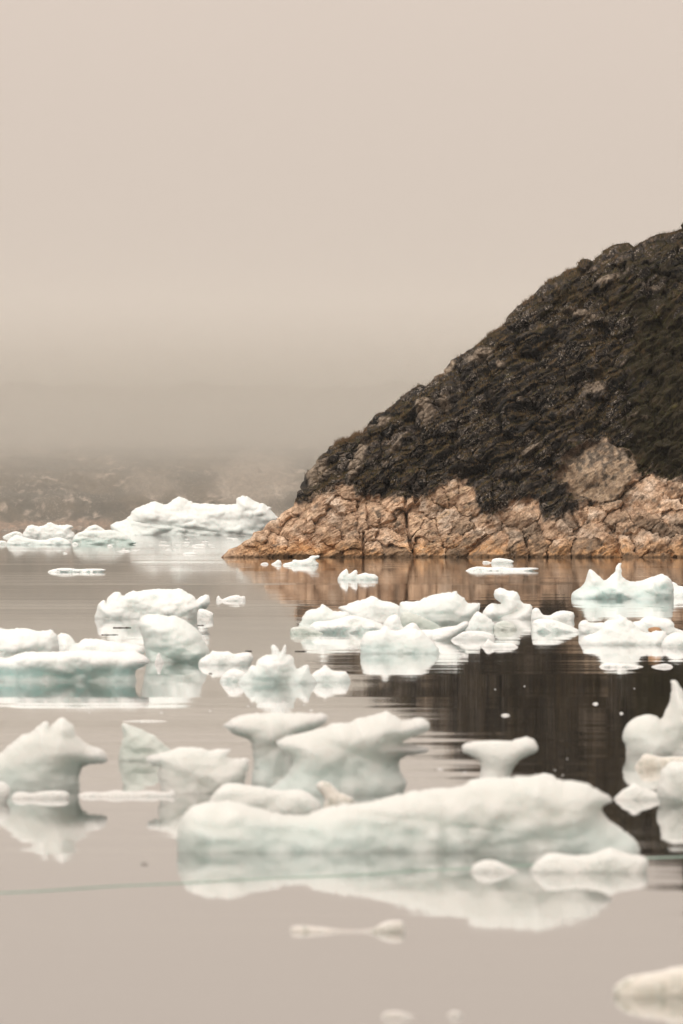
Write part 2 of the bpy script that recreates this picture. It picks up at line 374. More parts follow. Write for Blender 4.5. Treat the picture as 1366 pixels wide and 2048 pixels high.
crev = 1 - sstep(0.0, 0.07, np.abs(perlin(A_ * 0.30 + 0.8 * wx, B_ * 0.75 + 0.5 * wy, 95)))
crev2 = 1 - sstep(0.0, 0.10, np.abs(perlin(A_ * 0.9 - wy, B_ * 1.3 + wx, 96)))
DR = []
dk = np.random.default_rng(23)
while len(DR) < 190:
    x_ = dk.uniform(590, 1480); yc_ = np.interp(x_, CX, CY); yl_ = np.interp(x_, [b[0] for b in BND], [b[1] for b in BND])
    y_ = dk.uniform(yc_ - 10, max(yl_, yc_) + 30)
    if all((x_ - a[0]) ** 2 + (2 * (y_ - a[1])) ** 2 > (a[2] * 0.9) ** 2 for a in DR):
        rx_ = dk.uniform(20, 62); DR.append((x_, y_, rx_, rx_ * dk.uniform(0.35, 0.7), dk.uniform(12, 55)))
    elif dk.random() < 0.01: DR.append((x_, y_, 18, 10, 30))
wdx = PXA + 12 * fbm(U * 0.7, Vv * 0.7, 121, 4); wdy = PYA + 12 * fbm(U * 0.7, Vv * 0.7, 131, 4)
e1 = np.full(PXA.shape, 9.0); e2 = e1.copy(); did = np.zeros(PXA.shape, int)
for i, (cx, cy_, rx, ry, ang) in enumerate(DR):
    a = math.radians(ang); dx = wdx - cx; dy = -(wdy - cy_)
    q = np.sqrt(((dx * math.cos(a) + dy * math.sin(a)) / rx) ** 2 + ((-dx * math.sin(a) + dy * math.cos(a)) / ry) ** 2)
    m = q < e1
    e2 = np.where(m, e1, np.minimum(e2, q)); did = np.where(m, i, did); e1 = np.where(m, q, e1)
nd = len(DR); dcx = np.array([a[0] for a in DR]); dcy = np.array([a[1] for a in DR])
djoint = 1 - sstep(0.0, 0.16, e2 - e1)
fd = np.full(PXA.shape, 9.0)
for _ in range(3):
    ga = dk.uniform(0, 6.28, nd); gs = dk.uniform(0.2, 0.7, nd); g0 = dk.uniform(0.1, 0.7, nd)
    fd = np.minimum(fd, g0[did] + ((PXA - dcx[did]) * np.cos(ga[did]) + (PYA - dcy[did]) * np.sin(ga[did])) / PPM * gs[did])
doff = dk.uniform(-0.7, 0.9, nd)[did]; dbr = dk.uniform(0, 1, nd)[did]
darkz = darkz * 0.65 + np.clip(fd, -2.0, 0.8) * 1.5 + doff * 1.2 - djoint * 0.55
darkz = darkz - 0.9 * crev - 0.35 * crev2
tand = np.maximum(sstep(-26, 26, PYA - yb + 14 * streak), big)
disp = tand * rockz + (1 - tand) * (darkz + 0.15) + pale * 0.5 + big * 0.6
crest_fade = 1 - 0.65 * np.exp(-((VA - 1) / 0.06) ** 2)   # keep the skyline close to its line
small = sstep(0, 60, 1115 - np.minimum(np.vstack([CG, np.repeat(CG[-1][None], NB, 0)]), 1114)); small = 0.25 + 0.75 * small
disp = disp * crest_fade * small
back = sstep(1.0, 1.1, VA); disp = disp * (1 - 0.6 * back)
X = X + Nn[..., 0] * disp; Y = Y + Nn[..., 1] * disp; Z = Z + Nn[..., 2] * disp
N2 = grid_normals(X, Y, Z)
flat = sstep(0.45, 0.85, N2[..., 2])

# colours of the rock, its stains and plants, with crevice shade painted in
def C3(c): return np.array(c, float)[None, None]
def mixc(a, b, f): return a + (b - a) * f[..., None]
n_big = fbm(U * 0.25, Vv * 0.25, 101, 4); n_med = fbm(U * 1.3, Vv * 1.3, 102, 4); n_fin = fbm(U * 5, Vv * 5, 103, 3)
tanc = mixc(C3((0.53, 0.375, 0.262)) + 0 * X[..., None], C3((0.36, 0.235, 0.16)), sstep(-0.2, 0.4, n_med))
tanc = mixc(tanc, C3((0.64, 0.52, 0.42)), sstep(0.0, 0.35, fbm(U * 0.35, Vv * 0.45, 110, 4) + 0.2 * rtin[..., 2]) * 0.75)
orange = sstep(1070, 1108, PYA + 30 * fbm(U * 0.5, Vv * 0.5, 111, 4)) * sstep(430, 560, PXA + 60 * n_big)
tanc = mixc(tanc, C3((0.47, 0.255, 0.11)), orange * (0.75 + 0.25 * n_med.clip(-1, 1)))
tanc = mixc(tanc, C3((0.10, 0.085, 0.07)), sstep(0.12, 0.4, fbm(A_ * 0.7, B_ * 1.5, 112, 4) - 0.12 * (PXA < 700)) * 0.75)  # dark gneiss bands
tanc = mixc(tanc, C3((0.50, 0.36, 0.24)), (1 - sstep(0.02, 0.07, np.abs(perlin(A_ * 0.45 + 0.6 * wx, B_ * 0.7, 113)))) * sstep(780, 840, PXA) * (1 - sstep(960, 1010, PXA)) * 0.8)
tanc = tanc * (1 + 0.13 * rtin[..., :1]) * np.array([1 , 1, 1])
tanc = mixc(tanc, C3((0.15, 0.115, 0.085)), sstep(0.15, 0.6, rtin[..., 1] + 0.8 * fbm(A_ * 0.5, B_ * 1.2, 114, 4)) * sstep(620, 700, PXA) * sstep(1020, 1060, PYA) * 0.7)
tanc = mixc(tanc, C3((0.12, 0.08, 0.05)), joint * 0.22 + crk * 0.3 * (joint < 0.5))
tanc = mixc(tanc, C3((0.075, 0.045, 0.025)), sstep(1109, 1114, PYA) * 0.8)   # wet band at the waterline
tanc = mixc(tanc, C3((0.25, 0.195, 0.135)), big * 0.55)
tanc = mixc(tanc, C3((0.06, 0.05, 0.042)), big * sstep(0.0, 0.3, fbm(U * 1.3, Vv * 1.3, 140, 5) + 0.25 * sstep(960, 900, PYA)) * 0.8)
darkc = mixc(C3((0.024, 0.021, 0.020)) + 0 * X[..., None], C3((0.085, 0.066, 0.052)), sstep(-0.1, 0.5, n_med))
darkc = mixc(darkc, C3((0.17, 0.13, 0.10)), sstep(0.12, 0.42, fbm(A_ * 0.7, B_ * 1.6, 120, 5)) * 0.7)
darkc = darkc * (0.45 + 1.5 * dbr ** 2)[..., None] * (1 - 0.45 * djoint)[..., None]
darkc = darkc * (0.75 + 0.7 * sstep(-0.3, 0.4, fbm(U * 0.10, Vv * 0.12, 121, 3)))[..., None]
darkc = darkc * (1 - 0.5 * np.maximum(crev, 0.6 * crev2))[..., None]  # carved crevices also darkened in the tint, to deepen their shade
darkc = mixc(darkc, C3((0.32, 0.255, 0.195)), np.clip(pale * (0.85 + 0.6 * n_med), 0, 1))
region = sstep(900, 1330, PXA) * (1 - sstep(930, 975, PYA)) * 0.25 + blob(1345, 860, 90, 110, 0, .4, .3) * 0.8 + blob(1330, 700, 80, 60, 10, .5, .4) * 0.5 + blob(1230, 600, 110, 22, -3, .5, .4) * 0.35
slope_veg = 0.50 * flat + 0.75 * fbm(A_ * 0.22, B_ * 0.75, 130, 5) + 0.22 * sstep(0.45, 0.8, fr2) * (1 - tan) + 0.22 * djoint - 0.12 + region + 0.10 * n_med - 0.35 * pale - 0.25 * sstep(0, 1, big)
moss = sstep(0.26, 0.46, slope_veg) * (1 - tan)
mossc = mixc(C3((0.062, 0.040, 0.015)) + 0 * X[..., None], C3((0.030, 0.022, 0.011)), sstep(-0.3, 0.35, fbm(U * 0.3, Vv * 0.3, 131, 3) + 0.5 * region))
mossc = mixc(mossc, C3((0.135, 0.075, 0.034)), sstep(0.12, 0.4, fbm(A_ * 0.8, B_ * 1.6, 132, 5)) * (0.65 - 0.5 * np.clip(region, 0, 1)))
mossc = mixc(mossc, C3((0.085, 0.075, 0.020)), sstep(0.25, 0.5, fbm(A_ * 0.5, B_ * 1.0, 133, 3)) * 0.6)
darkc = mixc(darkc, mossc, moss)
tint = np.clip(mixc(darkc * 0.80, tanc, tan) * (1 + 0.12 * n_fin[..., None]), 0.008, 0.8)
lichen = np.clip((1 - tan) * (1 - moss) * (0.9 - 0.5 * pale) + 0.25 * big * tan, 0, 1)

R, Cn = X.shape
ij = np.arange(R * Cn).reshape(R, Cn)
quads = np.stack([ij[:-1, :-1], ij[:-1, 1:], ij[1:, 1:], ij[1:, :-1]], -1).reshape(-1, 4)
allV = np.stack([X, Y, Z], -1).reshape(-1, 3); allT = tint.reshape(-1, 3); allL = lichen.ravel()
isrock = (tan > 0.5) & (q1 < 1.9) & (PXA < 1480)
fr_ = rid.ravel()[quads[:, 0]]; fm = isrock.ravel()[quads].all(1)
def sub(name, sel, parent=None):
    q = quads[sel]; u, inv = np.unique(q, return_inverse=True)
    return mesh_obj(name, allV[u], inv.reshape(-1, 4), M_ROCK, parent, True, {'tint': allT[u], 'lichen': allL[u]})
headland = tag(sub('headland', ~fm), kind='structure')
for i in range(len(ROCKS)):
    s = fm & (fr_ == i)
    if s.sum() > 25: sub('rock', s, headland)
    elif s.sum(): sub('rock', s, headland)

# dry grass and crowberry on the mossy ledges
def tufts():
    cand = np.argwhere((moss[5:415] > 0.55) & (PXA[5:415] < 1440)); cand[:, 0] += 5
    pick = cand[rng.integers(0, len(cand), 15000)]
    sky_ = [(x, np.interp(x, CX, CY)) for x in list(rng.uniform(676, 738, 260)) + list(rng.uniform(1050, 1072, 60)) + list(rng.uniform(985, 1010, 40)) + list(rng.uniform(1100, 1112, 30)) + list(rng.uniform(1130, 1150, 25)) + list(rng.uniform(960, 975, 15)) + list(rng.uniform(700, 1366, 260))]
    V = []; F = []; T = []
    def blade(x, y, z, h, c, wd=0.03):
        n = len(V); a = rng.uniform(0, 3.14); lx, ly = rng.normal(0, 0.3) * h, rng.normal(0, 0.3) * h
        dx, dy = math.cos(a) * wd, math.sin(a) * wd * 0.3
        V.extend([(x - dx, y - dy, z - 0.1), (x + dx, y + dy, z - 0.1), (x + lx, y + ly, z + h)]); F.append((n, n + 1, n + 2)); T.extend([c] * 3)
    cols = [(0.11, 0.07, 0.03), (0.05, 0.04, 0.015), (0.035, 0.035, 0.012), (0.15, 0.10, 0.05)]
    for r_, c_ in pick:
        b = allV[ij[r_, c_]]; c = cols[rng.integers(0, 4)] if PXA[r_, c_] < 1240 else cols[rng.integers(1, 3)]
        for _ in range(3):
            blade(b[0] + rng.normal(0, .12), b[1] + rng.normal(0, .12), b[2], rng.uniform(.12, .38), c, 0.035)
    for (x, y) in sky_:
        c_ = int(np.clip((x - 426) / 1.6, 0, 640)); r_ = NF + NV - 1 - int(rng.integers(0, 5)); b = allV[ij[r_, c_]]
        for _ in range(4):
            blade(b[0] + rng.normal(0, .1), b[1] + rng.normal(0, .2), b[2], rng.uniform(.2, .75 if x < 740 else .5), (0.16, 0.10, 0.055), 0.022)
    o = mesh_obj('tundra_grass', V, np.array(F), M_ROCK, None, False, {'tint': np.array(T), 'lichen': np.zeros(len(V))})
    tag(o, 'dry brown grass and crowberry growing on the ledges of the dark hillside', 'grass', kind='stuff')
tufts()

# ------------------------------------------------------------------ far shore and slope, lost in the fog
DF = wl(1063.5)
fx = np.concatenate([np.arange(-900, -260, 12.0), np.arange(-260, 300, 0.9), np.arange(300, 900, 12.0)]); fv = np.linspace(-0.02, 1, 260)
FXG, FVG = np.meshgrid(fx, fv)
run = FVG * 190
FZ = -1.5 + 2.0 * sstep(0, 0.01, FVG) + 0.42 * run + 6 * sstep(0.05, 0.12, FVG) ; FZ = np.minimum(FZ, 200)
FY = DF + run + 18 * fbm(FXG * 0.006, FVG * 2, 5, 3) + 8 * fbm(FXG * 0.02, FVG * 6, 6, 3)
amp = sstep(0.0, 0.04, FVG)
FZ = FZ + amp * (7 * fbm(FXG * 0.02, run * 0.03, 7, 4) + 3.5 * ridged(FXG * 0.05, run * 0.05, 8, 4) + 1.3 * ridged(FXG * 0.2, run * 0.2, 9, 3)) + 0.6 * ridged(FXG * 0.25, run * 0.4, 19, 2)
fpx = FXG / DF * FPX + 683
def fblob(cx, v0, rx, rv, s=.3): return 1 - sstep(1 - s, 1 + s, np.sqrt(((fpx - cx) / rx) ** 2 + ((FVG - v0) / rv) ** 2) + 0.5 * fbm(FXG * 0.05, run * 0.05, 30, 3))
fcol = mixc(np.zeros(FXG.shape + (3,)) + C3((0.030, 0.024, 0.010)), C3((0.11, 0.078, 0.042)), sstep(-0.3, 0.4, fbm(FXG * 0.03, run * 0.05, 31, 4)))
fcol = mixc(fcol, C3((0.50, 0.41, 0.34)), sstep(0.08, 0.34, fbm(FXG * 0.12, run * 0.16, 32, 4)) * sstep(-0.25, 0.2, fbm(FXG * 0.02, run * 0.04, 33, 2)) * 0.9)
cliff = np.maximum(fblob(510, 0.28, 85, 0.22), fblob(300, 0.22, 50, 0.09) * 0.6)
fcol = mixc(fcol, mixc(np.zeros(FXG.shape + (3,)) + C3((0.34, 0.28, 0.225)), C3((0.74, 0.64, 0.55)), sstep(0.15, 0.5, fbm(FXG * 0.10 + run * 0.03, run * 0.012, 34, 4))), cliff * 0.9)
beach = (1 - sstep(0.02, 0.05, FVG + 0.03 * fbm(FXG * 0.03, 0.5, 35, 3)))
fcol = mixc(fcol, mixc(np.zeros(FXG.shape + (3,)) + C3((0.42, 0.28, 0.20)), C3((0.22, 0.14, 0.09)), sstep(-0.2, 0.3, fbm(FXG * 0.3, run * 0.5, 36, 3))), beach)
FV_ = np.stack([FXG, FY, FZ], -1).reshape(-1, 3); r2, c2 = FXG.shape; ij2 = np.arange(r2 * c2).reshape(r2, c2)
FQ = np.stack([ij2[:-1, :-1], ij2[:-1, 1:], ij2[1:, 1:], ij2[1:, :-1]], -1).reshape(-1, 4)
tag(mesh_obj('mountain', FV_, FQ, M_FAR, None, True, {'tint': fcol.reshape(-1, 3), 'lichen': 0.9 * np.ones(len(FV_))}), kind='structure')

def lumps(name, spots, mat_cols, label, cat):
    """many small angular stones joined into one mesh"""
    V = []; F = []; T = []
    for (x, y, z, s) in spots:
        n = 7; base = len(V); c = mat_cols[rng.integers(0, len(mat_cols))]
        for lv, rr in ((-0.5, 0.9), (0.1, 1.0), (0.6, 0.55)):
            for k_ in range(n):
                a = 6.283 * k_ / n; r_ = s * rr * rng.uniform(.75, 1.2)
                V.append((x + r_ * math.cos(a) * 1.25, y + r_ * math.sin(a), z + lv * s * rng.uniform(.8, 1.2))); T.append(c)
        V.append((x, y, z + 0.75 * s)); T.append(c)
        for lv in range(2):
            for k_ in range(n):
                a = base + lv * n + k_; b_ = base + lv * n + (k_ + 1) % n; F.append((a, b_, b_ + n, a + n))
        for k_ in range(n): F.append((base + 2 * n + k_, base + 2 * n + (k_ + 1) % n, base + 3 * n))
    o = mesh_obj(name, V, F, M_ROCK, None, False, {'tint': np.array(T), 'lichen': np.zeros(len(V))})
    return tag(o, label, cat, kind='stuff')
sp = []
for _ in range(900):
    px_ = rng.uniform(-30, 330); s = rng.uniform(0.3, 1.2) * (1.4 if rng.random() < .12 else 1)
    x = (px_ - 683) / FPX * DF; up = abs(rng.normal(0, 2.2)); sp.append((x, DF - 3 + up * 2 + rng.uniform(0, 4), up * 0.8 + 0.2, s))
lumps('shore_rubble', sp, [(0.46, 0.33, 0.26), (0.50, 0.40, 0.34), (0.36, 0.24, 0.17), (0.55, 0.48, 0.42), (0.25, 0.18, 0.13)], 'pinkish boulders strewn along the far shore on the left', 'rubble')

# ------------------------------------------------------------------ ice
def seg_dist(P, poly):
    A = poly; B = np.roll(poly, -1, 0); D = B - A; L2 = (D ** 2).sum(1) + 1e-12; out_ = np.full(len(P), 1e9)
    for i in range(len(A)):
        t = np.clip(((P - A[i]) @ D[i]) / L2[i], 0, 1); q = A[i] + t[:, None] * D[i]
        out_ = np.minimum(out_, np.hypot(*(P - q).T))
    return out_
def inside(P, poly):
    x, y = P.T; c = np.zeros(len(P), bool); j = len(poly) - 1
    for i in range(len(poly)):
        xi, yi = poly[i]; xj, yj = poly[j]
        m = ((yi > y) != (yj > y)); 
        with np.errstate(divide='ignore', invalid='ignore'):
            c ^= m & (x < (xj - xi) * (y - yi) / (yj - yi + 1e-15) + xi)
        j = i
    return c
SEED = [0]
def ice(name, outline, yw, label, cat='ice floe', thick=None, mat=None, wet=0.5, rough=0.1, under=0.0, pts=1400, group=None, chaikin=1, facets=5):
    """a floating piece of ice: the outline of its upright middle section (picture pixels), swelled to both sides"""
    if name == 'ice_floe' and group is None: group = 'ice floes drifting on the fjord'
    SEED[0] += 1; sd_ = SEED[0] * 13.7
    ol = np.array(outline, float)
    hpx = yw - ol[:, 1].min(); wpx_ = ol[:, 0].max() - ol[:, 0].min()
    d0 = wl(yw); t = thick if thick else 0.5 * min(hpx * 1.3, wpx_) / FPX * d0
    d = d0 + t * 0.85; s = d / FPX
    x = (ol[:, 0] - 683) * s; z = CAMH - (ol[:, 1] - HOR) * s
    H = z.max(); xc = 0.5 * (x[0] + x[-1])
    low = min(0.0, z[0], z[-1]) - 0.02
    dep = 0.75 * H + 0.06
    bot = [(x[-1], -0.35 * dep + low), (x[-1] + (xc - x[-1]) * 0.35, -dep), (xc, -dep * 1.25), (x[0] + (xc - x[0]) * 0.35, -dep), (x[0], -0.35 * dep + low)]
    poly = np.vstack([np.stack([x, z], 1), bot])
    keep = [0]
    for i in range(1, len(poly)):
        if np.hypot(*(poly[i] - poly[keep[-1]])) > 1e-4: keep.append(i)
    poly = poly[keep]
    for _ in range(chaikin):
        nx = np.roll(poly, -1, 0); poly = np.stack([0.78 * poly + 0.22 * nx, 0.22 * poly + 0.78 * nx], 1).reshape(-1, 2)
    # resample
    per = np.hypot(*(np.roll(poly, -1, 0) - poly).T).sum()
    area = 0.5 * abs((poly[:, 0] * np.roll(poly[:, 1], -1) - poly[:, 1] * np.roll(poly[:, 0], -1)).sum())
    h = math.sqrt(area / pts) * 1.07
    cl = np.vstack([poly, poly[:1]]); cum = np.concatenate([[0], np.cumsum(np.hypot(*np.diff(cl, axis=0).T))])
    nb = max(24, int(per / h)); tt = np.linspace(0, per, nb, endpoint=False)
    b = np.stack([np.interp(tt, cum, cl[:, 0]), np.interp(tt, cum, cl[:, 1])], 1)
    jit = (0.022 * np.stack([perlin(b[:, 0] * 9 / H, b[:, 1] * 9 / H, sd_), perlin(b[:, 0] * 9 / H, b[:, 1] * 9 / H, sd_ + 50)], 1) + 0.016 * np.stack([ridged(b[:, 0] * 22 / H, b[:, 1] * 22 / H, sd_, 1), ridged(b[:, 0] * 22 / H, b[:, 1] * 22 / H, sd_ + 50, 1)], 1)) * H * (rough / 0.1) ** 0.7
    b = b + jit
    gx = np.arange(b[:, 0].min(), b[:, 0].max(), h); gz = np.arange(b[:, 1].min(), b[:, 1].max(), h * 0.866)
    GX, GZ = np.meshgrid(gx, gz); GX = GX + (np.arange(len(gz)) % 2)[:, None] * h * 0.5
    P = np.stack([GX.ravel(), GZ.ravel()], 1); P = P[inside(P, b)]
    P = P[seg_dist(P, b) > 0.45 * h]
    pv = [Vector(p) for p in np.vstack([b, P])]
    r = geometry.delaunay_2d_cdt(pv, [(i, (i + 1) % nb) for i in range(nb)], [], 1, 1e-7)
    V2 = np.array([tuple(v) for v in r[0]]); T2 = np.array([f for f in r[2] if len(f) == 3])
    edge = np.zeros(len(V2), bool)
    for i, orig in enumerate(r[3]):
        if any(o_ < nb for o_ in orig): edge[i] = True
    e_ = seg_dist(V2, b); e_[edge] = 0; Rm = max(e_.max(), 1e-6); Rr = min(Rm, 0.75 * H + 1e-6)
    prof = np.sqrt(np.clip(1 - (1 - np.clip(e_ / Rr, 0, 1)) ** 2.2, 0, 1))
    fz = np.clip(V2[:, 1] / H, -0.3, 1)
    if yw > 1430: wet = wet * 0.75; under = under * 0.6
    und = 1 - under * (1 - sstep(0.15, 0.75, fz)) * 0.7
    k1 = 2.2 / max(H, 1e-3); xs, zs = V2[:, 0], V2[:, 1]
    f_n = 1 + 0.45 * fbm(xs * k1 * 0.6, zs * k1, sd_, 3) ; b_n = 1 + 0.45 * fbm(xs * k1 * 0.6, zs * k1, sd_ + 9, 3)
    rr_ = np.random.default_rng(SEED[0]); W_ = xs.max() - xs.min(); fac = np.full(len(xs), 1.25)
    for _ in range(facets):                        # meeting planes give the piece its broad facets
        c_ = np.array([rr_.uniform(xs.min(), xs.max()), rr_.uniform(-0.1 * H, H)]); g_ = rr_.normal(0, 0.55, 2) / np.array([min(W_, 2.5 * H), H])
        fac = np.minimum(fac, 1.0 + rr_.uniform(0, 0.25) + np.abs((xs - c_[0]) * g_[0] + (zs - c_[1]) * g_[1]) * 1.6 - 0.35)
    f_n = f_n * np.clip(fac, 0.4, 1.3)
    tf = t * prof * und * f_n; tbk = t * prof * und * b_n
    nV = len(V2); ids_b = np.arange(nV); nedge = np.where(~edge)[0]; ids_b[nedge] = nV + np.arange(len(nedge))
    V = np.vstack([np.stack([xs, d - tf, zs], 1), np.stack([xs[nedge], d + tbk[nedge], zs[nedge]], 1)])
    F = np.vstack([T2, ids_b[T2][:, ::-1]])
    # make front faces look at the camera
    a = V[T2[0]]; nrm = np.cross(a[1] - a[0], a[2] - a[0])
    if nrm[1] > 0: F = F[:, ::-1]
    fn = np.cross(V[F[:, 1]] - V[F[:, 0]], V[F[:, 2]] - V[F[:, 0]]); vn = np.zeros_like(V)
    for k_ in range(3): np.add.at(vn, F[:, k_], fn)
    vn /= np.maximum(np.linalg.norm(vn, axis=1, keepdims=True), 1e-9)
    ns = 3.0 / max(H, 0.05)
    dsp = H * rough * (0.40 * ridged(V[:, 0] * ns * 1.1, V[:, 1] * ns, V[:, 2] * ns * 1.6 + sd_, 2) * 0.3 + 0.30 * ridged(V[:, 0] * ns * .5, V[:, 1] * ns * .5, V[:, 2] * ns * .8 + sd_, 3) + 0.26 * fbm(V[:, 0] * ns * 2.4, V[:, 1] * ns * 2, V[:, 2] * ns * 2 + sd_, 3))
    ef = np.ones(len(V)); ef[:nV] = np.where(edge, 0.15, sstep(0, 0.3 * Rr, e_) * 0.85 + 0.15)
    ef[nV:] = (sstep(0, 0.3 * Rr, e_) * 0.85 + 0.15)[nedge]
    V = V + vn * (dsp * ef)[:, None]
    zf = V[:, 2] / H
    w_ = np.clip(wet * (1.25 - 1.45 * sstep(0.05, 0.85, zf)) + 0.25 * wet * fbm(V[:, 0] * ns * .4, V[:, 1] * ns * .4, V[:, 2] * ns * .6 + sd_ + 30, 3), 0, 1)
    # object origin at the waterline under the piece
    org = np.array([xs.mean(), d, 0.0]); 
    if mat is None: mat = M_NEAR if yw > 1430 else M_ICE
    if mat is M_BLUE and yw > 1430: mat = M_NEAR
    o = mesh_obj(name, V - org, F, mat, None, True, {'wet': w_})
    o.location = org
    return tag(o, label, cat, group)

ice('iceberg', [(222,1071),(221,1052),(232,1044),(250,1040),(262,1030),(264,1022),(275,1016),(290,1009),(302,1005),(312,1004.5),(325,1009),(333,1010),(345,1000),(355,994),(362,995),(375,1001),(390,1007),(415,1008),(440,1010),(462,1010),(471,1008),(471,1001),(476,995),(484,993),(495,994),(510,1003),(520,1008),(526,1007),(532,1013),(541,1016),(540,1021),(547,1027),(557,1038),(545,1060),(530,1071)],
    1071, 'large white iceberg with two peaks far off in front of the foggy slope', 'iceberg', thick=13, wet=0.35, rough=0.10, pts=9000, chaikin=0, facets=14)
ice('ice_floe', [(12,1090),(14,1083),(22,1076),(30,1070),(38,1070.5),(50,1075),(60,1078),(75,1080),(90,1081),(100,1077),(115,1074.5),(125,1076),(135,1080),(142,1086),(142,1090)], 1090, 'low white floe with a rounded left hump, leftmost of the far ice', wet=0.5)
ice('ice_floe', [(144,1089),(145,1078),(150,1070),(160,1064),(180,1061),(200,1062),(215,1060),(230,1061),(240,1065),(255,1072),(262,1080),(275,1087),(262,1089)], 1089, 'pale turquoise block of ice in front of the large far iceberg', mat=M_BLUE, wet=0.8, pts=2200)
ice('ice_floe', [(45,1074),(45,1068),(54,1053),(63,1050),(75,1053),(86,1052),(95,1046),(101,1045),(113,1051),(125,1051),(135,1049),(148,1053),(140,1060),(150,1068),(150,1077)], 1077, 'jumbled white ice ridge on the far water below the pink shore boulders', wet=0.3, rough=0.16, pts=2200)
ice('ice_floe', [(158,1074),(168,1060),(178,1053),(190,1049),(200,1053),(212,1062),(218,1074)], 1074, 'white hump of ice behind the pale turquoise block', wet=0.3)
ice('ice_floe', [(5,1073),(15,1068),(30,1062),(42,1065),(50,1075)], 1075, 'flat crumbly white ice at the far left against the distant shore', wet=0.2, rough=0.18, pts=600)
ice('ice_floe', [(-14,1088),(-4,1082),(5,1081),(12,1083),(16,1089)], 1089, 'small flat floe cut by the left edge of the picture far off', wet=0.3, pts=400)
ice('ice_floe', [(95,1144),(100,1140),(120,1136),(140,1136),(155,1138.5),(185,1137),(210,1138),(212,1141),(203,1144)], 1144.5, 'thin flat floe lying alone on the open water at left', thick=1.6, wet=0.4, pts=900)
ice('ice_floe', [(565,1129),(572,1126),(584,1124),(586,1119),(600,1121),(617,1117),(621,1111.5),(640,1111),(637,1116),(630,1118),(632,1123),(639,1127),(636,1130)], 1131, 'small white floe with a raised tip on its right close to the rocky point', wet=0.35, pts=900)
ice('ice_floe', [(542,1128),(550,1124),(556,1119),(562,1122),(563,1128)], 1129, 'tiny pointed floe just left of the one below the rocks', wet=0.2, pts=350)
ice('ice_floe', [(521,1128),(526,1125),(534,1125),(537,1128)], 1129, 'smallest low floe by the tip of the rocky point', wet=0.2, pts=250)
ice('ice_floe', [(675,1159),(676,1154),(680,1148),(686,1142),(693,1137),(696,1142),(697,1149),(702,1146),(708,1141),(713,1140),(715,1144),(713,1150),(722,1148),(731,1145),(737,1148),(748,1148),(757,1154),(756,1159)], 1160, 'small floe with two leaning horns in the orange reflection', wet=0.45, pts=1200)
ice('ice_floe', [(930,1142),(940,1136),(955,1132.5),(980,1135),(1000,1134),(1030,1136),(1060,1135),(1077,1136),(1077,1139),(1060,1142)], 1142, 'long flat white floe with a thin tail in the brown reflection', thick=2.0, wet=0.4, pts=1100)
ice('ice_floe', [(982,1126),(984,1119),(990,1117),(1000,1116),(1020,1119),(1029,1123),(1024,1127)], 1127.5, 'small oval floe near the rocks above the long flat floe', wet=0.3, pts=600)
ice('ice_floe', [(965,1125),(966,1122),(975,1122),(983,1125)], 1126, 'thin sliver of ice touching the left of the small oval floe', wet=0.3, pts=200)
ice('iceberg', [(1141,1197),(1144,1186),(1152,1180),(1160,1176),(1170,1166),(1174,1148),(1179,1138),(1188,1143),(1200,1155),(1210,1162),(1220,1154),(1232,1141),(1229,1138),(1236,1127),(1243,1125),(1240,1134),(1243,1137),(1242,1150),(1246,1156),(1255,1162),(1270,1164),(1285,1161),(1300,1155),(1313,1152),(1323,1147),(1335,1153),(1344,1162),(1347,1175),(1347,1197)],
    1198, 'smooth iceberg with two sharp peaks and green underside at the right', 'iceberg', wet=0.9, rough=0.05, pts=5000, thick=1.9)
ice('ice_floe', [(1325,1193),(1335,1170),(1343,1163),(1352,1167),(1358,1173),(1400,1176),(1450,1193)], 1194, 'pale ice slab behind the peaked iceberg at the right edge', wet=0.4, thick=1.0)
ice('ice_floe', [(1160,1289),(1165,1278),(1172,1270),(1190,1267),(1200,1260),(1204,1250),(1210,1242),(1217,1240),(1226,1240),(1232,1237),(1236,1231),(1244,1231),(1250,1235),(1256,1241),(1265,1245),(1275,1254),(1282,1264),(1296,1266),(1312,1262),(1328,1262),(1336,1275),(1332,1290)], 1290, 'lumpy white floe with a rounded summit, below the peaked iceberg at right', wet=0.25, rough=0.1, pts=3200)
ice('ice_floe', [(1322,1294),(1325,1281),(1336,1270),(1352,1264),(1372,1270),(1420,1285),(1432,1294)], 1294.5, 'rounded white floe cut by the right edge, beside the lumpy white floe', wet=0.2)
ice('ice_floe', [(1158,1266),(1156,1252),(1160,1243),(1172,1239),(1178,1246),(1190,1247),(1205,1244),(1218,1252),(1218,1266)], 1267, 'square ended ice block peeping out behind the left of the lumpy floe', wet=0.35)
ice('ice_floe', [(1255,1268),(1258,1248),(1268,1243),(1279,1242),(1287,1235),(1300,1232),(1318,1236),(1338,1238),(1349,1248),(1347,1256),(1366,1262),(1392,1265),(1400,1268)], 1268.5, 'long hummocky floe behind the lumpy white floe at the right edge', wet=0.3, pts=2000)
ice('ice_floe', [(1197,1334),(1203,1329),(1215,1326),(1240,1327),(1268,1329),(1288,1333)], 1334.5, 'low flat ice shelf floating on the dark reflection right of centre', wet=0.2, thick=1.0, pts=700)
ice('ice_floe', [(1302,1333),(1316,1329),(1330,1327),(1341,1329),(1346,1333)], 1334, 'little flat floe near the right edge on the dark reflection', wet=0.2, pts=500)

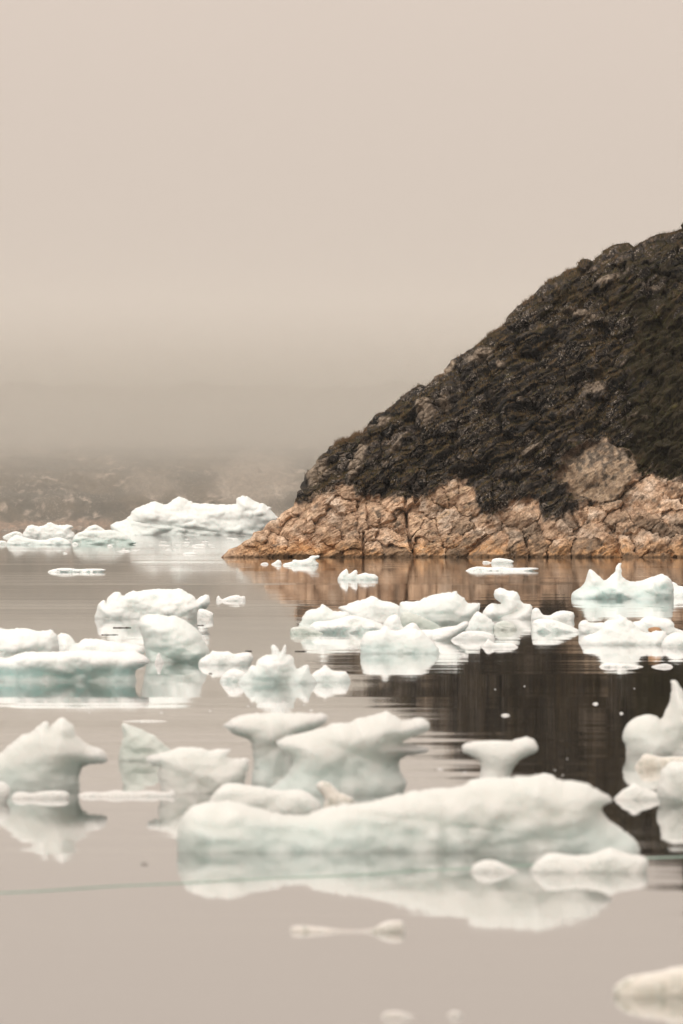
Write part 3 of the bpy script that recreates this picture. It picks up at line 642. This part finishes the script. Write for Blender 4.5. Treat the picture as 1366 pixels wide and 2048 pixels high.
# the jam of floes in the middle
ice('ice_floe', [(594,1264),(598,1250),(603,1240),(608,1227),(618,1220),(634,1218),(641,1213),(644,1207),(655,1215),(668,1224),(690,1223),(697,1227),(708,1240),(715,1264)], 1264, 'bluish ridge of ice at the left end of the central jam', mat=M_BLUE, wet=0.35, pts=2200)
ice('ice_floe', [(618,1264),(617,1254),(630,1243),(655,1242),(680,1237),(703,1230),(724,1235),(745,1241),(768,1250),(775,1263)], 1266, 'smooth white bank of ice before the bluish ridge in the central jam', wet=0.45, rough=0.06, thick=1.1, pts=2200)
ice('ice_floe', [(580,1267),(582,1255),(600,1253),(620,1256),(634,1261),(648,1267)], 1268, 'clear grey wedge of ice at the extreme left of the central jam', mat=M_GREY, wet=0.7, pts=700)
ice('ice_floe', [(692,1250),(685,1223),(674,1215),(690,1212),(706,1204),(733,1198),(740,1193),(748,1193),(760,1202),(782,1205),(797,1211),(812,1224),(818,1250)], 1250.5, 'domed white floe with a pointed left brow behind the jam', wet=0.25, pts=2400)
ice('ice_floe', [(795,1257),(797,1207),(809,1202),(824,1204),(836,1203),(844,1198),(862,1192),(882,1187),(900,1185),(913,1182),(915,1188),(922,1194),(928,1196),(932,1206),(944,1208),(958,1205),(961,1209),(958,1222),(952,1240),(944,1257)], 1257.5, 'tall pale blue block with a peak at its right, middle of the central jam', mat=M_BLUE, wet=0.4, rough=0.07, pts=4000)
ice('ice_floe', [(800,1260),(800,1228),(812,1222),(840,1232),(862,1243),(881,1252),(884,1260)], 1261, 'dark clear wedge of ice sloping down in front of the tall blue block', mat=M_GREY, wet=0.8, rough=0.05, pts=1200)
ice('ice_floe', [(762,1283),(764,1255),(770,1240),(780,1232),(791,1229),(798,1234),(802,1248),(806,1256),(815,1249),(826,1245),(834,1250),(838,1258),(850,1266),(852,1283)], 1284, 'white floe with a round knob behind the front block of the jam', wet=0.2, rough=0.07, pts=2000)
ice('ice_floe', [(843,1280),(836,1262),(848,1259),(865,1260),(890,1254),(911,1252),(928,1243),(936,1243),(938,1250),(928,1262),(912,1272),(900,1280)], 1281, 'white log-like spar of ice rising to the right out of the jam', wet=0.2, rough=0.06, pts=1500, thick=0.55)
ice('ice_floe', [(930,1258),(938,1244),(948,1228),(955,1222),(965,1228),(978,1236),(988,1246),(992,1259)], 1260, 'greyish pyramid of ice between the tall blue block and the knobbed floe', wet=0.5)
ice('ice_floe', [(964,1237),(965,1224),(972,1214),(980,1208),(986,1206),(998,1209),(1003,1206),(992,1201),(986,1188),(991,1179),(998,1176),(1007,1177),(1015,1182),(1026,1182),(1033,1184),(1038,1190),(1041,1203),(1050,1209),(1060,1208),(1066,1217),(1064,1237)], 1238, 'thick white floe topped by a cube-like knob, right of the tall blue block', wet=0.2, rough=0.07, pts=2800, thick=1.1)
ice('ice_floe', [(1062,1240),(1063,1222),(1070,1215),(1078,1218),(1082,1226),(1088,1231),(1100,1231),(1112,1224),(1124,1221),(1147,1224),(1149,1232),(1147,1240)], 1241, 'long low floe with a wedge end at the right of the central jam', wet=0.3, pts=1600)
ice('ice_floe', [(1062,1264),(1064,1243),(1080,1237),(1110,1240),(1130,1248),(1150,1256),(1162,1262)], 1265, 'pale sloping slab in front of the wedge-ended floe', wet=0.45, rough=0.05, pts=1500, thick=0.9)
ice('ice_floe', [(986,1259),(990,1247),(1005,1241),(1020,1244),(1030,1251),(1034,1259)], 1260, 'small grey dome of ice below the floe with the cube-like knob', mat=M_GREY, wet=0.2)
ice('ice_floe', [(963,1293),(970,1286),(976,1277),(982,1283),(990,1287),(1010,1286),(1025,1287),(1037,1294)], 1294.5, 'small flat floe with one spike on the dark water below the jam', wet=0.2, pts=600)
ice('ice_floe', [(720,1306),(721,1285),(727,1270),(733,1264),(745,1262),(760,1261),(765,1253),(774,1253),(780,1261),(795,1262),(812,1258),(828,1257),(842,1262),(858,1276),(873,1292),(880,1306)], 1307.5, 'round shouldered white block with green waterline, front of the central jam', wet=0.65, rough=0.08, pts=3200)
ice('ice_floe', [(890,1278),(905,1270),(930,1262),(965,1262),(985,1268),(990,1278)], 1279, 'flat pale ice filling the gap behind the spiked small floe', wet=0.3, rough=0.06, pts=900)

# left side
ice('ice_floe', [(188,1237),(192,1222),(198,1206),(206,1200),(210,1201),(211,1209),(215,1196),(225,1187),(233,1183),(241,1187),(246,1193),(255,1186),(265,1182),(275,1184),(290,1180),(320,1178),(345,1179),(358,1177),(368,1182),(378,1189),(388,1191),(391,1201),(400,1194),(410,1190),(418,1191),(420,1205),(414,1216),(402,1222),(400,1237)], 1238, 'broad domed white floe with scalloped edges at the left', wet=0.22, rough=0.09, pts=4200, thick=1.7)
ice('ice_floe', [(394,1235),(395,1222),(400,1217),(410,1219),(427,1226),(426,1233)], 1239.5, 'stubby rounded lump against the right end of the broad domed floe', wet=0.2, pts=500)
ice('ice_floe', [(432,1201),(433,1195),(437,1191),(441,1196),(444,1199),(455,1194),(465,1191),(478,1190),(480,1193),(490,1192),(491,1201)], 1202, 'tiny white floe right of the broad domed floe', wet=0.2, pts=900)
ice('ice_floe', [(292,1323),(289,1295),(283,1270),(275,1248),(280,1236),(290,1230),(310,1228),(333,1233),(349,1231),(365,1239),(383,1250),(400,1267),(413,1292),(421,1308),(414,1323)], 1324.5, 'grey green boulder-shaped block of ice in front of the broad domed floe', mat=M_BLUE, wet=0.55, rough=0.05, pts=4200, thick=1.3)
ice('ice_floe', [(309,1325),(313,1314),(315,1306),(320,1306),(322,1315),(328,1325)], 1327, 'tiny bright spike of ice at the foot of the grey green block', wet=0.0, pts=300, thick=0.1)
ice('ice_floe', [(396,1326),(402,1317),(412,1311),(420,1308),(424,1301),(430,1303),(445,1304),(455,1302),(468,1309),(480,1306),(495,1304),(504,1308),(507,1318),(500,1328)], 1330, 'low knobbly floe right of the grey green block', wet=0.35, pts=1500)
ice('ice_floe', [(-95,1320),(-80,1275),(-50,1258),(-20,1256),(0,1257),(20,1260),(35,1256),(60,1259),(75,1263),(90,1262),(101,1259),(113,1269),(118,1290),(118,1322)], 1322, 'high white bank of ice at the left edge behind the overhanging floe', wet=0.2, rough=0.09, pts=3000, thick=1.1)
ice('ice_floe', [(112,1312),(113,1274),(118,1268),(126,1266),(138,1269),(145,1278),(150,1287),(157,1287),(163,1280),(175,1277),(200,1279),(215,1282),(250,1287),(278,1290),(289,1294),(290,1304),(285,1313)], 1313.5, 'long white ice with a square lump at its left behind the overhanging floe', wet=0.15, rough=0.07, pts=2800, thick=0.9)
ice('ice_floe', [(-120,1362),(-130,1335),(-90,1310),(-30,1306),(10,1318),(30,1310),(55,1303),(90,1305),(130,1303),(170,1301),(200,1303),(230,1305),(250,1303),(268,1302),(282,1308),(295,1316),(300,1326),(288,1333),(274,1338),(269,1346),(273,1362)], 1363, 'wide floe overhanging a blue green undercut wall at the left edge', wet=1.0, rough=0.07, pts=5000, under=0.75, thick=1.25)
ice('ice_floe', [(474,1366),(485,1353),(494,1345),(497,1335),(505,1331),(511,1333),(513,1322),(522,1314),(532,1310),(544,1309),(543,1300),(541,1294),(546,1289),(552,1292),(560,1306),(564,1300),(567,1291),(571,1291),(572,1300),(570,1311),(578,1309),(586,1315),(588,1330),(594,1339),(605,1333),(615,1330),(619,1334),(618,1345),(625,1352),(634,1366)], 1367.5, 'white castle-like floe with two finger spikes, left of centre', wet=0.5, rough=0.06, pts=4500, thick=0.95, chaikin=1)
ice('ice_floe', [(438,1363),(445,1352),(452,1344),(462,1338),(475,1339),(490,1345),(500,1363)], 1363.5, 'low dome of ice at the left foot of the spiked castle-like floe', wet=0.6, rough=0.05, pts=1000)
ice('ice_floe', [(618,1363),(622,1350),(632,1342),(642,1337),(650,1328),(658,1337),(668,1343),(690,1342),(697,1350),(701,1363)], 1364, 'low floe with one small peak right of the castle-like floe', wet=0.5, rough=0.06, pts=1400)
ice('ice_floe', [(240,1442.5),(262,1441),(290,1440),(318,1440.5),(338,1442.5)], 1443, 'thin sliver of ice above the dim grey block at left', thick=0.3, wet=0.1, pts=300)

# near ice
ice('ice_floe', [(-80,1578),(-60,1545),(0,1508),(25,1485),(40,1473),(60,1465),(75,1452),(92,1443),(96,1449),(96,1456),(108,1446),(117,1438),(127,1436),(138,1447),(148,1452),(148,1467),(165,1483),(178,1491),(200,1498),(212,1510),(216,1520),(205,1527),(180,1529),(163,1534),(158,1548),(158,1560),(158,1579)], 1580, 'tall tent-shaped white ice with a drooping right shoulder, left edge', wet=0.75, rough=0.05, pts=5500, under=0.5, thick=0.62)
ice('ice_floe', [(-30,1603),(-28,1580),(-10,1565),(6,1563),(17,1571),(21,1583),(17,1597),(12,1604)], 1604, 'ball of ice at the left edge below the tent-shaped ice', wet=0.15, rough=0.04, pts=900, thick=0.12)
ice('ice_floe', [(22,1596),(28,1586),(45,1583),(60,1587),(82,1583),(104,1581),(130,1582),(139,1588),(137,1596)], 1597, 'thin log of ice at the foot of the tent-shaped ice', wet=0.1, rough=0.05, thick=0.10, pts=700)
ice('ice_floe', [(155,1592),(162,1586),(180,1583),(205,1585),(230,1580),(262,1584),(300,1581),(330,1585),(348,1580),(352,1592)], 1592.5, 'long thin plate of ice right of the tent-shaped ice', wet=0.3, rough=0.05, thick=0.12, pts=800)
ice('ice_floe', [(236,1521),(240,1495),(247,1472),(242,1452),(248,1445),(258,1450),(272,1455),(290,1463),(310,1472),(328,1490),(345,1502),(352,1521)], 1522, 'dim grey green lump of ice behind the two-armed floe at left', mat=M_GREY, wet=0.6, rough=0.05, pts=2500, thick=0.5)
ice('ice_floe', [(322,1586),(318,1562),(314,1546),(321,1531),(312,1533),(298,1528),(290,1519),(300,1510),(320,1508),(345,1500),(360,1495),(385,1495),(405,1497),(418,1503),(435,1499),(458,1498),(461,1500),(455,1507),(451,1515),(470,1518),(492,1516),(498,1519),(496,1535),(490,1560),(486,1586)], 1587, 'white floe with a stubby left arm and jagged top between tent and mushroom ice', wet=0.35, rough=0.06, pts=4200, under=0.3, thick=0.5)
ice('ice_floe', [(503,1566),(506,1530),(505,1492),(495,1478),(470,1470),(450,1457),(443,1452),(465,1437),(495,1428),(540,1425),(590,1426),(640,1427),(656,1431),(654,1445),(630,1457),(605,1470),(592,1485),(588,1510),(592,1566)], 1567, 'mushroom-shaped ice with a flat cream cap on a grey green stem', mat=M_BLUE, wet=0.95, rough=0.04, pts=4500, under=0.3, thick=0.55)
ice('ice_floe', [(526,1589),(545,1571),(575,1550),(587,1527),(583,1510),(567,1503),(550,1487),(558,1478),(590,1470),(625,1462),(650,1455),(658,1447),(680,1446),(700,1446),(715,1437),(740,1433),(760,1427),(772,1422),(785,1430),(800,1440),(815,1442),(830,1437),(845,1436),(857,1446),(861,1458),(840,1469),(815,1478),(800,1485),(825,1491),(850,1494),(859,1501),(850,1507),(815,1510),(797,1520),(799,1545),(815,1567),(806,1589)], 1590, 'big winged block of ice on a broad blue green pedestal, centre', wet=1.0, rough=0.045, pts=6500, under=0.45, thick=0.8)
ice('ice_floe', [(415,1622),(420,1597),(432,1580),(450,1567),(470,1566),(500,1572),(530,1575),(560,1583),(600,1578),(620,1588),(640,1604),(645,1622)], 1624, 'low bluish mound in front of the two-armed floe, behind the longest floe', mat=M_BLUE, wet=0.35, rough=0.05, pts=2200, thick=0.28)
ice('ice_floe', [(645,1613),(650,1598),(640,1585),(630,1573),(638,1563),(655,1564),(668,1573),(678,1585),(690,1590),(704,1595),(708,1605),(702,1614)], 1615.5, 'small dirty hooked fragment lodged above the longest floe', mat=M_DIRTY, wet=0.4, rough=0.1, pts=1300, thick=0.13)
ice('ice_floe', [(352,1690),(356,1655),(368,1626),(385,1610),(420,1606),(465,1604),(490,1610),(530,1622),(570,1630),(610,1632),(640,1620),(665,1612),(710,1608),(760,1600),(800,1588),(860,1580),(920,1575),(940,1562),(960,1557),(1010,1556),(1060,1552),(1085,1551),(1110,1560),(1140,1562),(1170,1566),(1200,1583),(1228,1600),(1208,1610),(1199,1622),(1215,1640),(1245,1660),(1270,1682),(1280,1701)], 1704, 'longest floe, a wide low bank of mottled ice across the foreground', wet=0.85, rough=0.07, pts=11000, thick=0.75)
ice('ice_floe', [(956,1560),(962,1538),(959,1521),(940,1512),(925,1505),(923,1492),(935,1484),(970,1482),(1005,1481),(1020,1483),(1040,1476),(1055,1474),(1068,1480),(1077,1495),(1072,1506),(1050,1514),(1035,1525),(1022,1545),(1018,1560)], 1561, 'small T-shaped ice on a short stem against the dark reflection', wet=0.4, rough=0.04, pts=2600, thick=0.28)
ice('ice_floe', [(1058,1572),(1070,1552),(1085,1546),(1100,1548),(1112,1554),(1116,1572)], 1573, 'small scrap of ice behind the crest of the longest floe', wet=0.1, rough=0.06, pts=500, thick=0.14)
ice('ice_floe', [(1252,1508),(1251,1495),(1244,1478),(1246,1462),(1255,1447),(1270,1436),(1290,1430),(1310,1430),(1322,1440),(1332,1420),(1340,1400),(1343,1375),(1340,1360),(1348,1361),(1354,1363),(1362,1380),(1380,1400),(1420,1450),(1440,1509)], 1509.5, 'smooth rounded ice with a tall fin at the right edge', wet=0.45, rough=0.035, pts=4500, under=0.2, thick=0.75)
ice('ice_floe', [(1268,1534),(1280,1518),(1286,1508),(1300,1508),(1320,1515),(1345,1513),(1400,1515),(1410,1535)], 1536, 'low crumbled slush ice below the rounded ice at the right edge', wet=0.1, rough=0.1, pts=900, thick=0.16, mat=M_DIRTY)
ice('ice_floe', [(1320,1606),(1314,1590),(1312,1575),(1320,1560),(1322,1540),(1335,1526),(1352,1522),(1390,1525),(1430,1560),(1440,1606)], 1608, 'blunt white block cut by the right edge, beside the diamond-shaped chip', wet=0.4, rough=0.045, pts=2500, thick=0.35)
ice('ice_floe', [(1228,1596),(1245,1580),(1268,1567),(1290,1577),(1318,1586),(1330,1598)], 1599, 'pointed roof-shaped chip of ice left of the blunt block', wet=0.15, rough=0.03, pts=1000, thick=0.22, chaikin=0)
ice('ice_floe', [(940,1743),(946,1731),(958,1723),(975,1719),(995,1722),(1015,1732),(1040,1743)], 1744, 'small low hump of ice over the green rope in the foreground', wet=0.15, rough=0.07, pts=900, thick=0.2)
ice('ice_floe', [(1058,1743),(1066,1730),(1080,1717),(1092,1708),(1105,1706),(1125,1708),(1150,1712),(1180,1710),(1205,1700),(1220,1694),(1240,1703),(1265,1710),(1288,1712),(1297,1725),(1292,1743)], 1745, 'pinkish white crumbly floe in the right foreground, below the longest floe', wet=0.1, rough=0.11, pts=2600, thick=0.32)
ice('ice_floe', [(578,1863),(582,1853),(600,1851),(640,1854),(680,1859),(712,1860),(745,1858),(765,1845),(785,1840),(808,1842),(811,1862)], 1863.5, 'thin blurred strip of ice near the bottom of the picture', wet=0.05, rough=0.04, pts=1200, thick=0.07, mat=M_DIRTY)
ice('ice_floe', [(1226,1976),(1245,1958),(1270,1950),(1300,1946),(1325,1941),(1345,1935),(1375,1930),(1420,1940),(1450,1990)], 1992, 'dull grey lump of clear ice in the bottom right corner', wet=0.3, rough=0.08, pts=1500, thick=0.16, mat=M_DIRTY)
ice('ice_floe', [(760,2034),(770,2024),(790,2021),(812,2026),(835,2034)], 2035, 'faint flat chip of ice at the bottom edge, larger of the pair', wet=0.2, rough=0.05, pts=400, thick=0.05, mat=M_DIRTY)
ice('ice_floe', [(892,2032),(902,2022),(918,2022),(925,2032)], 2033, 'faint flat chip of ice at the bottom edge, smaller of the pair', wet=0.2, rough=0.05, pts=300, thick=0.04, mat=M_DIRTY)

# brash: scattered fragments nobody could tell from one another
BR = [(1010,1431,9,3),(1193,1407,8,3),(1008,1546,0,0)]
small_ = []
for _ in range(30):                              # around the far iceberg
    small_.append((rng.uniform(200, 480), rng.uniform(1076, 1104), rng.uniform(4, 18), rng.uniform(0.5, 1.4)))
small_ += [(398,1092,30,4),(380,1109,34,5),(470,1078,14,2),(220,1093,12,4),(250,1103,24,3),(150,1089,14,5),(130,1107,10,3)]
for _ in range(6):                              # specks on the dark water
    y_ = rng.uniform(1330, 1560); x_ = rng.uniform(max(760, 1366 - (1745 - y_) * 1.3), 1360); small_.append((x_, y_, rng.uniform(3, 6), rng.uniform(0.7, 1.3)))
small_ += [(1011,1431,19,4),(1191,1408,12,3.4),(1002,1547,13,4),(1243,1427,8,3),(930,1545,10,2),(880,1538,14,2)]
for _ in range(10): small_.append((rng.uniform(20, 660), rng.uniform(1380, 1440), rng.uniform(4, 9), rng.uniform(1, 2)))
for (x_, y_, w_, h_) in small_:
    if w_ <= 0: continue
    hh = w_ / 2
    ice('ice_fragment', [(x_-hh,y_),(x_-hh*.6,y_-h_*.7),(x_-hh*.1+rng.uniform(-1,1)*hh*.3,y_-h_),(x_+hh*.6,y_-h_*rng.uniform(.4,.9)),(x_+hh,y_)], y_+0.3,
        'tiny loose fragment of ice floating between the larger floes', 'ice fragment', wet=0.1, pts=40, group='loose ice fragments', thick=None if y_ < 1200 else w_ * 0.35 / FPX * wl(y_))

# stones frozen on the lumpy floe, drifting twigs, rope
def stone(px, py, d, s, label, col):
    V = []; n = 9; m = 6
    for j in range(m + 1):
        ph = math.pi * j / m - math.pi / 2
        for i in range(n):
            a = 6.283 * i / n; r_ = 1 + 0.3 * perlin(math.cos(a) * 1.4 + px, math.sin(a) * 1.4, ph * 1.2)
            V.append((s * 1.5 * math.cos(ph) * math.cos(a) * r_, s * math.cos(ph) * math.sin(a) * r_, 0.6 * s * math.sin(ph) * r_))
    F = [(j*n+i, j*n+(i+1)%n, (j+1)*n+(i+1)%n, (j+1)*n+i) for j in range(m) for i in range(n)]
    o = mesh_obj('stone', V, F, mat_plain('stone_' + 'brown', col)); o.location = PX(px, py, d)
    return tag(o, label, 'stone')
stone(1310, 1260, wl(1290) + 1.2, 0.17, 'reddish brown stone lying on the lumpy white floe at right', (0.36, 0.20, 0.10))
stone(1282, 1265, wl(1290) + 0.7, 0.09, 'small pale stone on the lumpy floe left of the reddish stone', (0.38, 0.27, 0.18))

def tube(name, pts, rad, mat, n=8):
    V = []; F = []
    for i, p in enumerate(pts):
        for k_ in range(n):
            a = 6.283 * k_ / n; r_ = rad[i] if hasattr(rad, '__len__') else rad
            V.append((p[0], p[1] + r_ * math.cos(a), p[2] + r_ * math.sin(a)))
    for i in range(len(pts) - 1):
        for k_ in range(n): F.append((i*n+k_, i*n+(k_+1)%n, (i+1)*n+(k_+1)%n, (i+1)*n+k_))
    return mesh_obj(name, V, F, mat)
rp = []
for x_ in np.linspace(-200, 1600, 400):
    y_ = np.interp(x_, [-200, 0, 400, 700, 940, 1280, 1366, 1600], [1798, 1786, 1764, 1750, 1737, 1716, 1713, 1706]) + 0.8 * math.sin(x_ * 0.02)
    d = wl(y_); rp.append(((x_ - 683) / FPX * d, d, 0.003))
tag(tube('rope', rp, 0.0075, mat_plain('teal_rope', (0.42, 0.57, 0.49), 0.7, 0.2, 30)), 'thin teal mooring rope floating across the whole foreground', 'rope')
M_TW = mat_plain('wet_wood', (0.05, 0.04, 0.03))
def twig(x0, x1, y, label, rad=0.03):
    d = wl(y); n = 9
    P = [((x0 + (x1 - x0) * i / (n - 1) - 683) / FPX * d, d, 0.008 + 0.008 * abs(math.sin(i * 1.3 + x0))) for i in range(n)]
    tag(tube('twig', P, [rad * (0.35 + 0.25 * (i % 3 == 0)) for i in range(n)], M_TW, 6), label, 'twig')
twig(590, 613, 1303, 'thin bent twig floating left of the dark reflection')
twig(491, 504, 1302.5, 'short dark twig above the right end of the low knobbly floe')
twig(226, 262, 1256, 'dark twig floating in the reflection of the broad domed floe', 0.05)
twig(203, 236, 1270, 'longer dark twig below the other one in the domed floe reflection', 0.03)
twig(395, 408, 1251, 'tiny dark twig below the right end of the broad domed floe')
twig(418, 424, 1347.5, 'small dark speck of wood above the low dome of ice')
twig(282, 296, 1729, 'short dark twig alone on the calm foreground water', 0.012)

# ------------------------------------------------------------------ air
FOG_COL = (1.0, 0.95, 0.875)
def box(name, x0, x1, y0, y1, z0, z1, mat, label):
    V = [(x, y, z) for x in (x0, x1) for y in (y0, y1) for z in (z0, z1)]
    F = [(0,1,3,2),(4,6,7,5),(0,4,5,1),(2,3,7,6),(0,2,6,4),(1,5,7,3)]
    return tag(mesh_obj(name, V, F, mat, smooth=False), label, 'fog' if name != 'haze' else 'haze', kind='stuff')
box('haze', -7000, 7000, -100, 13500, -4, 262, mat_vol('thin_haze', 1.3e-5), 'thin even haze over the whole fjord')
f0 = wl(1071) + 90
LV = [(-3, 16, .00021), (16, 24, .00027), (24, 31, .00032), (31, 37, .00046), (37, 43, .0007), (43, 49, .0011), (49, 56, .0018), (56, 63, .0019), (63, 69, .0016), (69, 76, .0012),
      (76, 84, .0008), (84, 93, .00050), (93, 104, .00030), (104, 118, .00017), (118, 140, .00009), (140, 170, .00004)]
for (z0, z1, dn) in LV:
    box('fog_bank', -4500, 4500, f0, f0 + 6500, z0 + 0.01, z1 - 0.01, mat_vol('fog_%d' % z1, dn, FOG_COL), 'beige fog bank lying over the far slope beyond the iceberg')
